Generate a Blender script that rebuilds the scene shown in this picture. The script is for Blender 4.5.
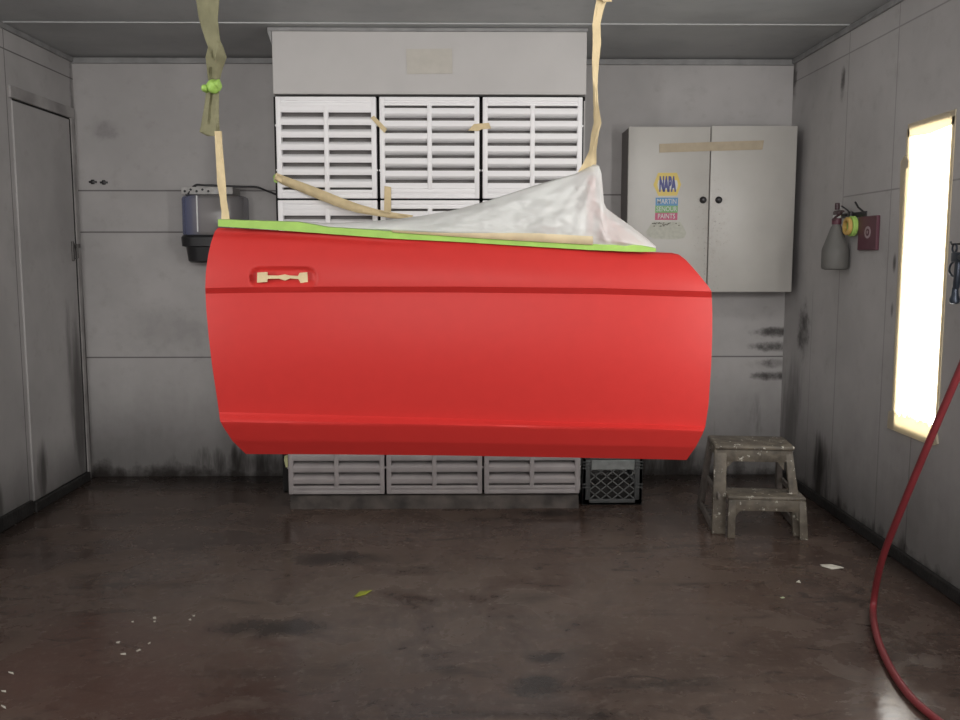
import bpy, bmesh, math, random
from mathutils import Vector, Matrix, noise
random.seed(7)
for o in list(bpy.data.objects): bpy.data.objects.remove(o)
SC = bpy.context.scene
COL = SC.collection

# ------------------------------------------------------------------ camera
CAM_H, YAW, PITCH, FPX = 1.41, 0.0139, -0.1146, 916.0
cam = bpy.data.cameras.new('camera'); cam_ob = bpy.data.objects.new('camera', cam); COL.objects.link(cam_ob)
cam.sensor_width = 36.0; cam.lens = FPX / 960 * 36.0; cam.clip_start = 0.05
cam_ob.location = (0, 0, CAM_H); cam_ob.rotation_euler = (math.pi / 2 + PITCH, 0, -YAW)
SC.camera = cam_ob

# ------------------------------------------------------------------ world, lamps, exposure
SC.view_settings.view_transform = 'Standard'; SC.view_settings.look = 'None'
SC.view_settings.gamma = 1.0; SC.view_settings.use_curve_mapping = False
SC.view_settings.exposure = 0.0
W = bpy.data.worlds.new('world'); SC.world = W; W.use_nodes = True
W.node_tree.nodes['Background'].inputs[0].default_value = (.6, .65, .7, 1)
W.node_tree.nodes['Background'].inputs[1].default_value = 0.05

def area(name, loc, target, sx, sy, power, col=(1, .975, .945)):
    l = bpy.data.lights.new(name, 'AREA'); l.shape = 'RECTANGLE'; l.size = sx; l.size_y = sy
    l.energy = power; l.color = col
    o = bpy.data.objects.new(name, l); COL.objects.link(o); o.location = loc
    d = Vector(target) - Vector(loc); o.rotation_euler = d.to_track_quat('-Z', 'Y').to_euler()
    return o
# unseen lamps: a fill bank added over the entry, tall strips on both side walls
area('entry_fill_bank', (-0.2, -1.9, 2.35), (0.0, 4.5, 1.6), 2.6, 0.5, 76)
area('side_strip_light_west', (-2.36, 1.15, 1.6), (2.0, 4.4, 1.25), 0.4, 1.4, 38)
area('side_strip_light_east', (1.96, 1.15, 1.6), (-2.4, 4.4, 1.25), 0.4, 1.4, 52)
for x_ in (-1.15, .85): area('ceiling_fill_light', (x_, 3.45, 2.54), (x_*.6, 5.0, 1.9), 1.2, 0.22, 6)  # unseen lamp pair added to brighten the grilles, upper rows most

# ------------------------------------------------------------------ geometry of the view: a pixel of the photograph -> a point on a real plane
_f = Vector((math.sin(YAW) * math.cos(PITCH), math.cos(YAW) * math.cos(PITCH), math.sin(PITCH)))
_r = Vector((math.cos(YAW), -math.sin(YAW), 0)); _u = _r.cross(_f)
EYE = Vector((0, 0, CAM_H))
def ray(x, y): return _f + _r * ((x - 480) / FPX) - _u * ((y - 360) / FPX)
def onY(x, y, Y): d = ray(x, y); return EYE + d * (Y / d.y)
def onX(x, y, X): d = ray(x, y); return EYE + d * (X / d.x)
def onZ(x, y, Z): d = ray(x, y); return EYE + d * ((Z - CAM_H) / d.z)

DEP, XL, XR, HT, YF = 5.766, -2.398, 2.007, 2.597, -2.6

# ------------------------------------------------------------------ helpers: objects
def link(name, bm, mats, parent=None, smooth=False, angle=None):
    me = bpy.data.meshes.new(name); bmesh.ops.recalc_face_normals(bm, faces=bm.faces[:]); bm.to_mesh(me); bm.free()
    for m in (mats if isinstance(mats, (list, tuple)) else [mats]): me.materials.append(m)
    if smooth:
        for p in me.polygons: p.use_smooth = True
    if angle is not None:
        for p in me.polygons: p.use_smooth = True
        me.set_sharp_from_angle(angle=math.radians(angle))
    o = bpy.data.objects.new(name, me); COL.objects.link(o)
    if parent: o.parent = parent; o.matrix_parent_inverse = Matrix.Identity(4); 
    return o
def thing(name, label, cat, loc=(0, 0, 0), rz=0, group=None):
    o = bpy.data.objects.new(name, None); COL.objects.link(o); o.empty_display_size = .05
    o.location = loc; o.rotation_euler = (0, 0, rz); return tag(o, label, cat, group)
def tag(o, label, cat, group=None):
    o['label'] = label; o['category'] = cat
    if group: o['group'] = group
    return o
def struct(o): o['kind'] = 'structure'; return o

# ------------------------------------------------------------------ helpers: shapes
def box(bm, x0, x1, y0, y1, z0, z1, bev=0, mi=0, M=None, seg=2):
    v = [bm.verts.new((x, y, z)) for x in (x0, x1) for y in (y0, y1) for z in (z0, z1)]
    fs = [bm.faces.new([v[i] for i in q]) for q in ((0,1,3,2),(4,6,7,5),(0,4,5,1),(2,3,7,6),(0,2,6,4),(1,5,7,3))]
    for f in fs: f.material_index = mi
    if bev > 0:
        es = list({e for f in fs for e in f.edges})
        r = bmesh.ops.bevel(bm, geom=es, offset=bev, segments=seg, affect='EDGES', profile=.5)
        for f in r['faces']: f.material_index = mi
        v = list({x for f in r['faces'] for x in f.verts} | {x for x in v if x.is_valid})
    if M is not None: bmesh.ops.transform(bm, matrix=M, verts=[x for x in v if x.is_valid])
def hexa(bm, a, b, mi=0, bev=0):
    """a, b: two quads (4 points each) joined into a solid"""
    A = [bm.verts.new(p) for p in a]; B = [bm.verts.new(p) for p in b]
    fs = [bm.faces.new(A), bm.faces.new(B[::-1])]
    for i in range(4): fs.append(bm.faces.new((A[i], B[i], B[(i+1) % 4], A[(i+1) % 4])))
    for f in fs: f.material_index = mi
    if bev:
        bmesh.ops.recalc_face_normals(bm, faces=fs)
        bmesh.ops.bevel(bm, geom=list({e for f in fs for e in f.edges}), offset=bev, segments=2, affect='EDGES', profile=.5)
def bar(bm, p0, p1, w0, w1, u=Vector((1, 0, 0)), mi=0, bev=0):
    """bar from p0 to p1; w0, w1 = (width along u, thickness across) at both ends"""
    p0, p1 = Vector(p0), Vector(p1); d = (p1 - p0).normalized(); u = (u - d * u.dot(d)).normalized(); w = d.cross(u)
    q = lambda p, s: [p + u * (s[0]/2*i) + w * (s[1]/2*j) for i, j in ((-1,-1),(1,-1),(1,1),(-1,1))]
    hexa(bm, q(p0, w0), q(p1, w1), mi, bev)
def tube(bm, pts, r, n=10, mi=0, caps=True):
    pts = [Vector(p) for p in pts]; rings = []; ref = None
    rr = r if isinstance(r, (list, tuple)) else [r] * len(pts)
    for i, p in enumerate(pts):
        d = (pts[min(i+1, len(pts)-1)] - pts[max(i-1, 0)]).normalized()
        if ref is None: ref = d.orthogonal().normalized()
        ref = (ref - d * ref.dot(d)).normalized(); b = d.cross(ref)
        rings.append([bm.verts.new(p + (ref * math.cos(2*math.pi*k/n) + b * math.sin(2*math.pi*k/n)) * rr[i]) for k in range(n)])
    for a, b in zip(rings, rings[1:]):
        for k in range(n):
            f = bm.faces.new((a[k], a[(k+1) % n], b[(k+1) % n], b[k])); f.material_index = mi
    if caps:
        bm.faces.new(rings[0][::-1]).material_index = mi; bm.faces.new(rings[-1]).material_index = mi
def lathe(bm, prof, M=None, n=28, mi=0):
    """prof: list of (radius, height) about local z"""
    M = M or Matrix.Identity(4); rings = []
    for r, z in prof: rings.append([bm.verts.new(M @ Vector((r*math.cos(2*math.pi*k/n), r*math.sin(2*math.pi*k/n), z))) for k in range(n)])
    for a, b in zip(rings, rings[1:]):
        for k in range(n): bm.faces.new((a[k], a[(k+1) % n], b[(k+1) % n], b[k])).material_index = mi
    bm.faces.new(rings[0][::-1]).material_index = mi; bm.faces.new(rings[-1]).material_index = mi
def prism(bm, pts, off, mi=0):
    """polygon pts extruded by vector off"""
    A = [bm.verts.new(p) for p in pts]; B = [bm.verts.new(Vector(p) + Vector(off)) for p in pts]
    n = len(A); fs = [bm.faces.new(A), bm.faces.new(B[::-1])] + [bm.faces.new((A[i], B[i], B[(i+1) % n], A[(i+1) % n])) for i in range(n)]
    for f in fs: f.material_index = mi
def grid(bm, P, mi=0):
    V = [[bm.verts.new(p) for p in row] for row in P]
    for a, b in zip(V, V[1:]):
        for i in range(len(a) - 1): bm.faces.new((a[i], a[i+1], b[i+1], b[i])).material_index = mi
    return V
def lerp(a, b, t): return a + (b - a) * t
def smooth(e0, e1, x): t = min(1, max(0, (x - e0) / (e1 - e0))); return t*t*(3 - 2*t)
def poly(pts, t):
    """point at fraction t of a polyline's length"""
    L = [math.dist(a, b) for a, b in zip(pts, pts[1:])]; d = t * sum(L)
    for (a, b), l in zip(zip(pts, pts[1:]), L):
        if d <= l + 1e-9: return (lerp(a[0], b[0], d / l), lerp(a[1], b[1], d / l))
        d -= l
    return pts[-1]
def interp(tab, x):
    if x <= tab[0][0]: return tab[0][1]
    for (a, ya), (b, yb) in zip(tab, tab[1:]):
        if x <= b: return lerp(ya, yb, (x - a) / (b - a))
    return tab[-1][1]
def spline(pts, n):
    out = []; P = [Vector(p) for p in pts]; P = [2*P[0]-P[1]] + P + [2*P[-1]-P[-2]]
    for i in range(1, len(P) - 2):
        for k in range(n):
            t = k / n; a, b, c, d = P[i-1:i+3]
            out.append(.5*((2*b) + (c-a)*t + (2*a-5*b+4*c-d)*t*t + (3*b-a-3*c+d)*t**3))
    return out + [P[-2]]
def text_faces(bm, s, M, size, mi, sx=1.0, bold=0.0, depth=.0006):
    """letters as solid flat shapes, centred on M's origin in its xy plane"""
    cu = bpy.data.curves.new('t', 'FONT'); cu.body = s; cu.size = size; cu.align_x = 'CENTER'; cu.align_y = 'CENTER'
    cu.offset = bold; cu.extrude = depth / 2; cu.resolution_u = 3
    o = bpy.data.objects.new('t', cu); COL.objects.link(o)
    dg = bpy.context.evaluated_depsgraph_get(); me = bpy.data.meshes.new_from_object(o.evaluated_get(dg))
    n0 = len(bm.verts); f0 = len(bm.faces); bm.from_mesh(me); bm.verts.ensure_lookup_table(); bm.faces.ensure_lookup_table()
    bmesh.ops.transform(bm, matrix=M @ Matrix.Diagonal((sx, 1, 1, 1)), verts=bm.verts[n0:])
    for f in bm.faces[f0:]: f.material_index = mi
    bpy.data.objects.remove(o); bpy.data.curves.remove(cu); bpy.data.meshes.remove(me)

# ------------------------------------------------------------------ helpers: materials
def mat(name, col, rough=.6, metal=0, var=.0, vscale=8, spec=.5, bump=0, bscale=60, speck=None, trans=0):
    m = bpy.data.materials.new(name); m.use_nodes = True; N = m.node_tree; b = N.nodes['Principled BSDF']
    b.inputs['Base Color'].default_value = (*col, 1); b.inputs['Roughness'].default_value = rough
    b.inputs['Metallic'].default_value = metal; b.inputs['Specular IOR Level'].default_value = spec
    geo = N.nodes.new('ShaderNodeNewGeometry')
    if var:
        n = N.nodes.new('ShaderNodeTexNoise'); n.inputs['Scale'].default_value = vscale; n.inputs['Detail'].default_value = 5
        N.links.new(geo.outputs['Position'], n.inputs['Vector'])
        r = N.nodes.new('ShaderNodeValToRGB'); r.color_ramp.elements[0].position = .3; r.color_ramp.elements[1].position = .7
        r.color_ramp.elements[0].color = (*[c*(1-var) for c in col], 1); r.color_ramp.elements[1].color = (*[min(1, c*(1+var*.6)) for c in col], 1)
        N.links.new(n.outputs['Fac'], r.inputs['Fac']); out = r.outputs['Color']
        if speck:
            scol, sc_, th = speck
            n2 = N.nodes.new('ShaderNodeTexNoise'); n2.inputs['Scale'].default_value = sc_; n2.inputs['Detail'].default_value = 6; n2.inputs['Roughness'].default_value = .7
            N.links.new(geo.outputs['Position'], n2.inputs['Vector'])
            mr = N.nodes.new('ShaderNodeMapRange'); mr.inputs[1].default_value = th; mr.inputs[2].default_value = th + .05
            N.links.new(n2.outputs['Fac'], mr.inputs[0])
            mx = N.nodes.new('ShaderNodeMix'); mx.data_type = 'RGBA'; mx.inputs[7].default_value = (*scol, 1)
            N.links.new(mr.outputs[0], mx.inputs[0]); N.links.new(out, mx.inputs[6]); out = mx.outputs[2]
        N.links.new(out, b.inputs['Base Color'])
    if bump:
        n = N.nodes.new('ShaderNodeTexNoise'); n.inputs['Scale'].default_value = bscale; n.inputs['Detail'].default_value = 4
        N.links.new(geo.outputs['Position'], n.inputs['Vector'])
        bp = N.nodes.new('ShaderNodeBump'); bp.inputs['Strength'].default_value = bump; bp.inputs['Distance'].default_value = .01
        N.links.new(n.outputs['Fac'], bp.inputs['Height']); N.links.new(bp.outputs[0], b.inputs['Normal'])
    return m

class NT:
    """small node-math builder for the setting's surfaces"""
    def __init__(s, name):
        s.m = bpy.data.materials.new(name); s.m.use_nodes = True; s.t = s.m.node_tree; s.b = s.t.nodes['Principled BSDF']
        g = s.t.nodes.new('ShaderNodeNewGeometry'); s.pos = g.outputs['Position']
        x = s.t.nodes.new('ShaderNodeSeparateXYZ'); s.t.links.new(s.pos, x.inputs[0]); s.x, s.y, s.z = x.outputs
    def put(s, inp, v):
        if isinstance(v, (int, float)): inp.default_value = v
        elif isinstance(v, (tuple, list)): inp.default_value = (*v, 1) if len(v) == 3 and len(inp.default_value) == 4 else v
        else: s.t.links.new(v, inp)
    def op(s, k, a, b=0.0, c=None, clamp=False):
        n = s.t.nodes.new('ShaderNodeMath'); n.operation = k; n.use_clamp = clamp; s.put(n.inputs[0], a); s.put(n.inputs[1], b)
        if c is not None: s.put(n.inputs[2], c)
        return n.outputs[0]
    def noise(s, scale, detail=5, rough=.55, stretch=(1, 1, 1), dist=0, off=(0, 0, 0)):
        mp = s.t.nodes.new('ShaderNodeMapping'); mp.inputs['Scale'].default_value = stretch; mp.inputs['Location'].default_value = off
        s.t.links.new(s.pos, mp.inputs[0])
        n = s.t.nodes.new('ShaderNodeTexNoise'); n.inputs['Scale'].default_value = scale; n.inputs['Detail'].default_value = detail
        n.inputs['Roughness'].default_value = rough; n.inputs['Distortion'].default_value = dist; s.t.links.new(mp.outputs[0], n.inputs['Vector']); return n.outputs['Fac']
    def step(s, v, a, b, smooth_=True):
        n = s.t.nodes.new('ShaderNodeMapRange'); n.interpolation_type = 'SMOOTHSTEP' if smooth_ else 'LINEAR'
        s.put(n.inputs[0], v); s.put(n.inputs[1], a); s.put(n.inputs[2], b); return n.outputs[0]
    def mix(s, f, a, b):
        n = s.t.nodes.new('ShaderNodeMix'); n.data_type = 'RGBA'; s.put(n.inputs[0], f); s.put(n.inputs[6], a); s.put(n.inputs[7], b); return n.outputs[2]
    def line(s, c, at, w, lo=None, hi=None, axis=None):
        f = s.step(s.op('ABSOLUTE', s.op('SUBTRACT', c, at)), w, w * .4)
        if lo is not None: f = s.op('MULTIPLY', f, s.step(axis, lo, lo + .01))
        if hi is not None: f = s.op('MULTIPLY', f, s.step(axis, hi, hi - .01))
        return f
    def blot(s, a, a0, ra, b, b0, rb, nz=None, k=.6):
        d = s.op('ADD', s.op('POWER', s.op('DIVIDE', s.op('SUBTRACT', a, a0), ra), 2), s.op('POWER', s.op('DIVIDE', s.op('SUBTRACT', b, b0), rb), 2))
        if nz is not None: d = s.op('ADD', d, s.op('MULTIPLY', s.op('SUBTRACT', nz, .5), 3.6))
        return s.op('MULTIPLY', s.step(d, 1.25, -.35), min(1.0, k*1.15))
    def mx(s, *v):
        o = v[0]
        for q in v[1:]: o = s.op('MAXIMUM', o, q)
        return o
    def bump(s, h, strength=.3, dist=.01):
        n = s.t.nodes.new('ShaderNodeBump'); n.inputs['Strength'].default_value = strength; n.inputs['Distance'].default_value = dist
        s.put(n.inputs['Height'], h); s.t.links.new(n.outputs[0], s.b.inputs['Normal'])

GRIME = (.020, .016, .014)
def wall_mat(name, base, seams, stains, low=.16, low_k=1.0, along='x', seam_k=.72):
    n = NT(name); a = n.x if along == 'x' else n.y
    big = n.noise(1.6, 4, .6); fine = n.noise(9, 6, .65); st = n.noise(7, 5, .6, stretch=(1, 1, .16))
    c = n.mix(n.step(big, .3, .72), [k*.86 for k in base], [k*1.06 for k in base])
    c = n.mix(n.op('MULTIPLY', n.step(fine, .52, .78), .20), c, (.16, .13, .115))
    # overspray and dirt climbing from the floor: edge broken by noise, runs stretched downwards
    hgt = n.op('ADD', n.z, n.op('MULTIPLY', n.op('SUBTRACT', st, .5), low * 1.5))
    hgt = n.op('ADD', hgt, n.op('MULTIPLY', n.op('SUBTRACT', fine, .5), low * 1.3))
    d1 = n.op('MULTIPLY', n.step(hgt, low * 1.35, -low * .15), low_k)
    d2 = n.op('MULTIPLY', n.step(hgt, low * 4.6, 0), .58 * low_k)
    d = n.mx(d1, d2)
    for f in stains(n, a, fine, st): d = n.mx(d, f)
    c = n.mix(d, c, GRIME)
    sm = None
    for f in seams(n, a): sm = f if sm is None else n.mx(sm, f)
    if sm is not None: c = n.mix(n.op('MULTIPLY', sm, seam_k), c, (.045, .04, .038))
    n.put(n.b.inputs['Base Color'], c); n.b.inputs['Roughness'].default_value = .62; n.b.inputs['Specular IOR Level'].default_value = .35
    h = n.op('MULTIPLY', fine, .25)
    if sm is not None: h = n.op('SUBTRACT', h, sm)
    n.bump(h, .25, .006); return n.m

WALL = (.435, .420, .416)
M = {}
M['wall_back'] = wall_mat('wall_back_paint', WALL,
    lambda n, a: [n.line(n.z, 1.802, .006, hi=-.9, axis=a), n.line(n.z, 1.548, .006, hi=-.9, axis=a), n.line(n.z, .766, .006),
                  n.line(n.z, 1.779, .006, lo=.6, axis=a), n.line(a, 1.42, .004, hi=.76, axis=n.z)],
    lambda n, a, fine, st: [n.blot(a, 1.95, .16, n.z, z_, .035, fine, .75) for z_ in (.92, .83, .72, .64)]
        + [n.blot(a, 1.86, .07, n.z, .34, .26, st, .8), n.blot(a, 1.60, .05, n.z, .25, .20, st, .6), n.blot(a, -2.22, .10, n.z, 2.17, .07, fine, .28),
           n.blot(a, -1.9, .35, n.z, .95, .16, fine, .16), n.blot(a, 1.3, .9, n.z, .05, .22, st, .9), n.blot(a, -1.45, .6, n.z, .06, .2, st, .9)], low=.17)
M['wall_right'] = wall_mat('wall_right_paint', WALL,
    lambda n, a: [n.line(n.y, 4.93, .006), n.line(n.y, 4.37, .005), n.line(n.y, 5.30, .004, hi=1.2, axis=n.z), n.line(n.y, 4.05, .006, hi=.6, axis=n.z), n.line(n.y, 3.3, .006),
                  n.line(n.z, 1.715, .005, hi=4.93, axis=n.y), n.line(n.z, 2.46, .005)],
    lambda n, a, fine, st: [n.blot(n.y, 5.42, .10, n.z, .95, .18, fine, .75), n.blot(n.y, 5.0, .035, n.z, 2.32, .10, fine, .75),
           n.blot(n.y, 5.1, .3, n.z, .12, .30, st, .85), n.blot(n.y, 5.6, .3, n.z, .3, .5, st, .55), n.blot(n.y, 4.3, .02, n.z, 1.37, .05, None, .8),
           n.blot(n.y, 4.3, .015, n.z, 1.15, .04, None, .6), n.blot(n.y, 4.18, .012, n.z, 1.62, .012, None, .7), n.blot(n.y, 5.74, .05, n.z, 2.5, .2, fine, .7),
           n.blot(n.y, 3.4, .5, n.z, .1, .26, st, .6), n.blot(n.y, 4.6, .8, n.z, .0, .16, st, .9), n.blot(n.y, 3.5, .9, n.z, .0, .13, st, .85)], low=.17, along='y', seam_k=.38)
M['wall_left'] = wall_mat('wall_left_paint', WALL,
    lambda n, a: [n.line(n.y, 4.93, .005), n.line(n.z, 2.47, .005), n.line(n.y, 3.7, .005)],
    lambda n, a, fine, st: [n.blot(n.y, 5.74, .03, n.z, 2.2, .4, fine, .5), n.blot(n.y, 5.75, .035, n.z, .5, .9, st, .75), n.blot(n.y, 4.6, .2, n.z, .12, .2, st, .7)], low=.10, along='y')
M['door_paint'] = wall_mat('door_paint', [k*.97 for k in WALL], lambda n, a: [],
    lambda n, a, fine, st: [n.blot(n.y, 5.58, .14, n.z, .45, .75, st, .62), n.blot(n.y, 5.06, .09, n.z, .16, .2, st, .7), n.blot(n.y, 5.3, .35, n.z, 1.7, .5, fine, .06)], low=.09, along='y')
def ceil_mat():
    n = NT('ceiling_paint'); b = n.noise(2.2, 4); f = n.noise(14, 5)
    c = n.mix(n.step(b, .3, .7), (.33, .34, .345), (.40, .41, .41)); c = n.mix(n.op('MULTIPLY', n.step(f, .55, .8), .2), c, (.16, .16, .16))
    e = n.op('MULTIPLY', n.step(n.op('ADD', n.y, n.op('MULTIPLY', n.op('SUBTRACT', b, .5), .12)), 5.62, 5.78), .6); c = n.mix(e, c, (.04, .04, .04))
    n.put(n.b.inputs['Base Color'], c); n.b.inputs['Roughness'].default_value = .5; n.bump(f, .1, .005); return n.m
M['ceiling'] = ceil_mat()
def floor_mat():
    n = NT('wet_concrete'); big = n.noise(.9, 5, .6, off=(3, 1, 0)); mid = n.noise(3.2, 7, .65, dist=.4); fine = n.noise(22, 6, .7); drag = n.noise(2.2, 6, .65, stretch=(.5, 2.6, 1), dist=.5, off=(1, 5, 0))
    c = n.mix(n.step(big, .32, .66), (.048, .029, .023), (.104, .071, .057))
    c = n.mix(n.op('MULTIPLY', n.step(mid, .45, .70), .6), c, (.135, .098, .078))
    c = n.mix(n.op('MULTIPLY', n.step(drag, .54, .70), .7), c, (.028, .020, .017))
    c = n.mix(n.op('MULTIPLY', n.step(fine, .52, .66), .5), c, (.150, .118, .098))
    f3 = n.noise(60, 5, .75, stretch=(.6, 1.5, 1)); c = n.mix(n.op('MULTIPLY', n.step(f3, .55, .72), .5), c, (.016, .012, .011)); scr = n.noise(8, 8, .7, stretch=(.8, 1.7, 1), dist=.8, off=(2, 7, 0)); c = n.mix(n.op('MULTIPLY', n.step(scr, .55, .66), .6), c, (.018, .013, .012))
    # pale scrubbed patch under the door and in front of the filter bank
    pale = n.op('MULTIPLY', n.blot(n.x, -.25, 1.25, n.y, 3.55, .75, mid, 1.0), n.step(mid, .36, .58))
    c = n.mix(n.op('MULTIPLY', pale, .6), c, (.19, .15, .122))
    red = n.blot(n.x, -1.4, 1.0, n.y, 2.7, .9, mid, .5); c = n.mix(red, c, (.085, .038, .028))
    for x_, y_, rx, ry in ((-.05, 2.98, .10, .05), (.27, 3.08, .09, .06), (.23, 2.87, .13, .09), (-.55, 4.15, .3, .12), (-.75, 3.35, .25, .1), (.42, 4.9, .25, .06)):
        c = n.mix(n.blot(n.x, x_, rx, n.y, y_, ry, mid, .75), c, (.014, .011, .010))
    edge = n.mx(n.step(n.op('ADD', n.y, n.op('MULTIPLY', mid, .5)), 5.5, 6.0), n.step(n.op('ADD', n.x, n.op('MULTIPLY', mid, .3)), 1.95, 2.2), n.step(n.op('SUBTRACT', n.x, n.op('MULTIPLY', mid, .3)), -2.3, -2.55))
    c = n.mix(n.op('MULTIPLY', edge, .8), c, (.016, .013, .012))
    c = n.mix(n.op('MULTIPLY', n.step(n.noise(40, 6, .8, off=(9, 9, 0)), .5, .75), .35), c, (.17, .135, .112))
    n.put(n.b.inputs['Base Color'], c)
    n.put(n.b.inputs['Roughness'], n.op('ADD', n.op('MULTIPLY', n.step(mid, .35, .7), .30), .12))
    n.b.inputs['Specular IOR Level'].default_value = .32
    n.bump(n.op('ADD', n.op('MULTIPLY', fine, .3), mid), .12, .012); return n.m
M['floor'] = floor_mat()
M['grimy'] = mat('grimy_curb', (.018, .016, .015), .75, var=.6, vscale=14, bump=.4)
M['housing'] = mat('housing_grey_paint', (.47, .455, .445), .5, var=.06, vscale=3, spec=.35)
M['gap'] = mat('dark_void', (.012, .011, .011), .9)
M['grille'] = mat('white_plastic_grille', (.84, .83, .84), .42)
M['grille_dusty_shaded'] = mat('dusty_shaded_plastic_grille', (.35, .32, .32), .6, var=.12, vscale=9)  # floor-level dust, with the shade behind the door mixed into the grey
M['filter'] = mat('filter_media', (.20, .19, .185), .9)
M['plinth'] = mat('stained_plinth', (.075, .062, .055), .8, var=.65, vscale=9, bump=.6, bscale=25)
M['red'] = mat('red_basecoat', (.53, .030, .026), .5, var=.03, vscale=30, spec=.3)
M['tape'] = mat('masking_tape', (.66, .53, .31), .7, var=.12, vscale=25, bump=.2, bscale=90)
M['tape_old'] = mat('faded_masking_tape', (.44, .37, .27), .75, var=.1, vscale=18)
M['green'] = mat('green_tape', (.33, .54, .11), .55, var=.1, vscale=30, bump=.15)
M['paper'] = mat('olive_masking_paper', (.225, .215, .125), .85, var=.2, vscale=18, bump=.35, bscale=30)
def cab_mat():
    n = NT('cabinet_cream_paint'); f = n.noise(70, 3, .7); f2 = n.noise(24, 4, .65); b = n.noise(3, 4)
    c = n.mix(n.step(b, .3, .7), (.44, .425, .40), (.49, .475, .445))
    near = n.mx(n.blot(n.x, 1.455, .13, n.z, 1.55, .42, None, 1), n.blot(n.x, 1.44, .05, n.z, 1.4, .5, None, 1))
    c = n.mix(n.op('MULTIPLY', n.op('MULTIPLY', near, n.step(f, .60, .68)), .8), c, (.12, .09, .075))
    c = n.mix(n.op('MULTIPLY', n.op('MULTIPLY', near, n.step(f2, .45, .7)), .3), c, (.30, .24, .20))
    c = n.mix(n.op('MULTIPLY', n.step(f2, .66, .76), .25), c, (.2, .17, .15))
    n.put(n.b.inputs['Base Color'], c); n.b.inputs['Roughness'].default_value = .36; n.bump(f2, .06, .003); return n.m
M['cab'] = cab_mat()
M['cab_side'] = mat('cabinet_side_paint', (.20, .18, .175), .6, var=.15, vscale=6)
M['black'] = mat('black_plastic', (.016, .016, .018), .4)
M['iron'] = mat('dark_metal', (.06, .058, .06), .4, metal=.7, var=.2, vscale=30)
M['steel'] = mat('bare_steel', (.35, .34, .34), .35, metal=.9)
M['yellow'] = mat('sticker_yellow', (.62, .47, .10), .4); M['blue'] = mat('sticker_navy', (.035, .04, .19), .4)
M['s_blue'] = mat('sticker_blue', (.07, .22, .42), .4); M['s_green'] = mat('sticker_green', (.13, .33, .10), .4); M['s_red'] = mat('sticker_magenta', (.42, .05, .13), .4)
M['s_white'] = mat('sticker_white', (.55, .56, .55), .4); M['resid'] = mat('sticker_residue', (.46, .46, .40), .6, var=.12, vscale=50)
M['resid_dark'] = mat('torn_sticker_edge', (.12, .11, .09), .7)
M['stool'] = mat('paint_spattered_plastic', (.13, .11, .085), .55, var=.5, vscale=18, bump=.25, bscale=40, speck=((.62, .60, .53), 30, .60))
M['stool_side'] = mat('dusty_grey_plastic', (.16, .14, .125), .6, var=.3, vscale=18, speck=((.42, .40, .36), 48, .64))
M['crate'] = mat('grey_crate_plastic', (.050, .052, .052), .5, var=.2, vscale=14)
M['crate_panel'] = mat('pale_crate_panel', (.20, .21, .205), .55, var=.2, vscale=30)
M['bottle'] = mat('smoky_translucent_plastic', (.125, .122, .115), .6, var=.08, vscale=8)
M['maroon'] = mat('maroon_board', (.10, .028, .045), .5, var=.08, vscale=20)
M['oval'] = mat('pale_print', (.36, .27, .29), .6)
M['hose'] = mat('red_rubber', (.22, .030, .036), .42, var=.12, vscale=12)
M['gun'] = mat('gunmetal', (.045, .055, .075), .35, metal=.6)
M['lime'] = mat('lime_tape_roll', (.38, .60, .14), .5); M['amber'] = mat('amber_tape_roll', (.60, .40, .12), .5)
M['scrap'] = mat('white_scrap', (.60, .57, .50), .8, var=.1, vscale=40); M['scrap_y'] = mat('yellow_green_scrap', (.30, .33, .03), .7)
M['roll'] = mat('white_paper', (.62, .58, .55), .8)

def sheet_mat():
    m = bpy.data.materials.new('milky_plastic_sheet'); m.use_nodes = True; N = m.node_tree; b = N.nodes['Principled BSDF']; out = N.nodes['Material Output']
    b.inputs['Base Color'].default_value = (.90, .92, .90, 1); b.inputs['Roughness'].default_value = .38
    tr = N.nodes.new('ShaderNodeBsdfTranslucent'); tr.inputs[0].default_value = (.85, .85, .83, 1)
    tp = N.nodes.new('ShaderNodeBsdfTransparent'); tp.inputs[0].default_value = (.95, .95, .95, 1)
    a = N.nodes.new('ShaderNodeMixShader'); a.inputs[0].default_value = .30; N.links.new(b.outputs[0], a.inputs[1]); N.links.new(tr.outputs[0], a.inputs[2])
    c = N.nodes.new('ShaderNodeMixShader'); c.inputs[0].default_value = .25; N.links.new(a.outputs[0], c.inputs[1]); N.links.new(tp.outputs[0], c.inputs[2])
    N.links.new(c.outputs[0], out.inputs[0]); return m
M['sheet'] = sheet_mat()
def smoke_mat():
    m = bpy.data.materials.new('smoky_clear_plastic'); m.use_nodes = True; N = m.node_tree; b = N.nodes['Principled BSDF']; out = N.nodes['Material Output']
    g = N.nodes.new('ShaderNodeNewGeometry'); s = N.nodes.new('ShaderNodeSeparateXYZ'); N.links.new(g.outputs['Position'], s.inputs[0])
    r = N.nodes.new('ShaderNodeMapRange'); r.inputs[1].default_value = -1.70; r.inputs[2].default_value = -1.585; N.links.new(s.outputs[0], r.inputs[0])
    x = N.nodes.new('ShaderNodeMix'); x.data_type = 'RGBA'; x.inputs[6].default_value = (.15, .18, .36, 1); x.inputs[7].default_value = (.33, .315, .31, 1)
    N.links.new(r.outputs[0], x.inputs[0]); N.links.new(x.outputs[2], b.inputs['Base Color']); b.inputs['Roughness'].default_value = .18
    tp = N.nodes.new('ShaderNodeBsdfTransparent'); tp.inputs[0].default_value = (.75, .75, .80, 1)
    c = N.nodes.new('ShaderNodeMixShader'); c.inputs[0].default_value = .45; N.links.new(b.outputs[0], c.inputs[1]); N.links.new(tp.outputs[0], c.inputs[2]); N.links.new(c.outputs[0], out.inputs[0]); return m
M['smoke'] = smoke_mat()
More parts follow.
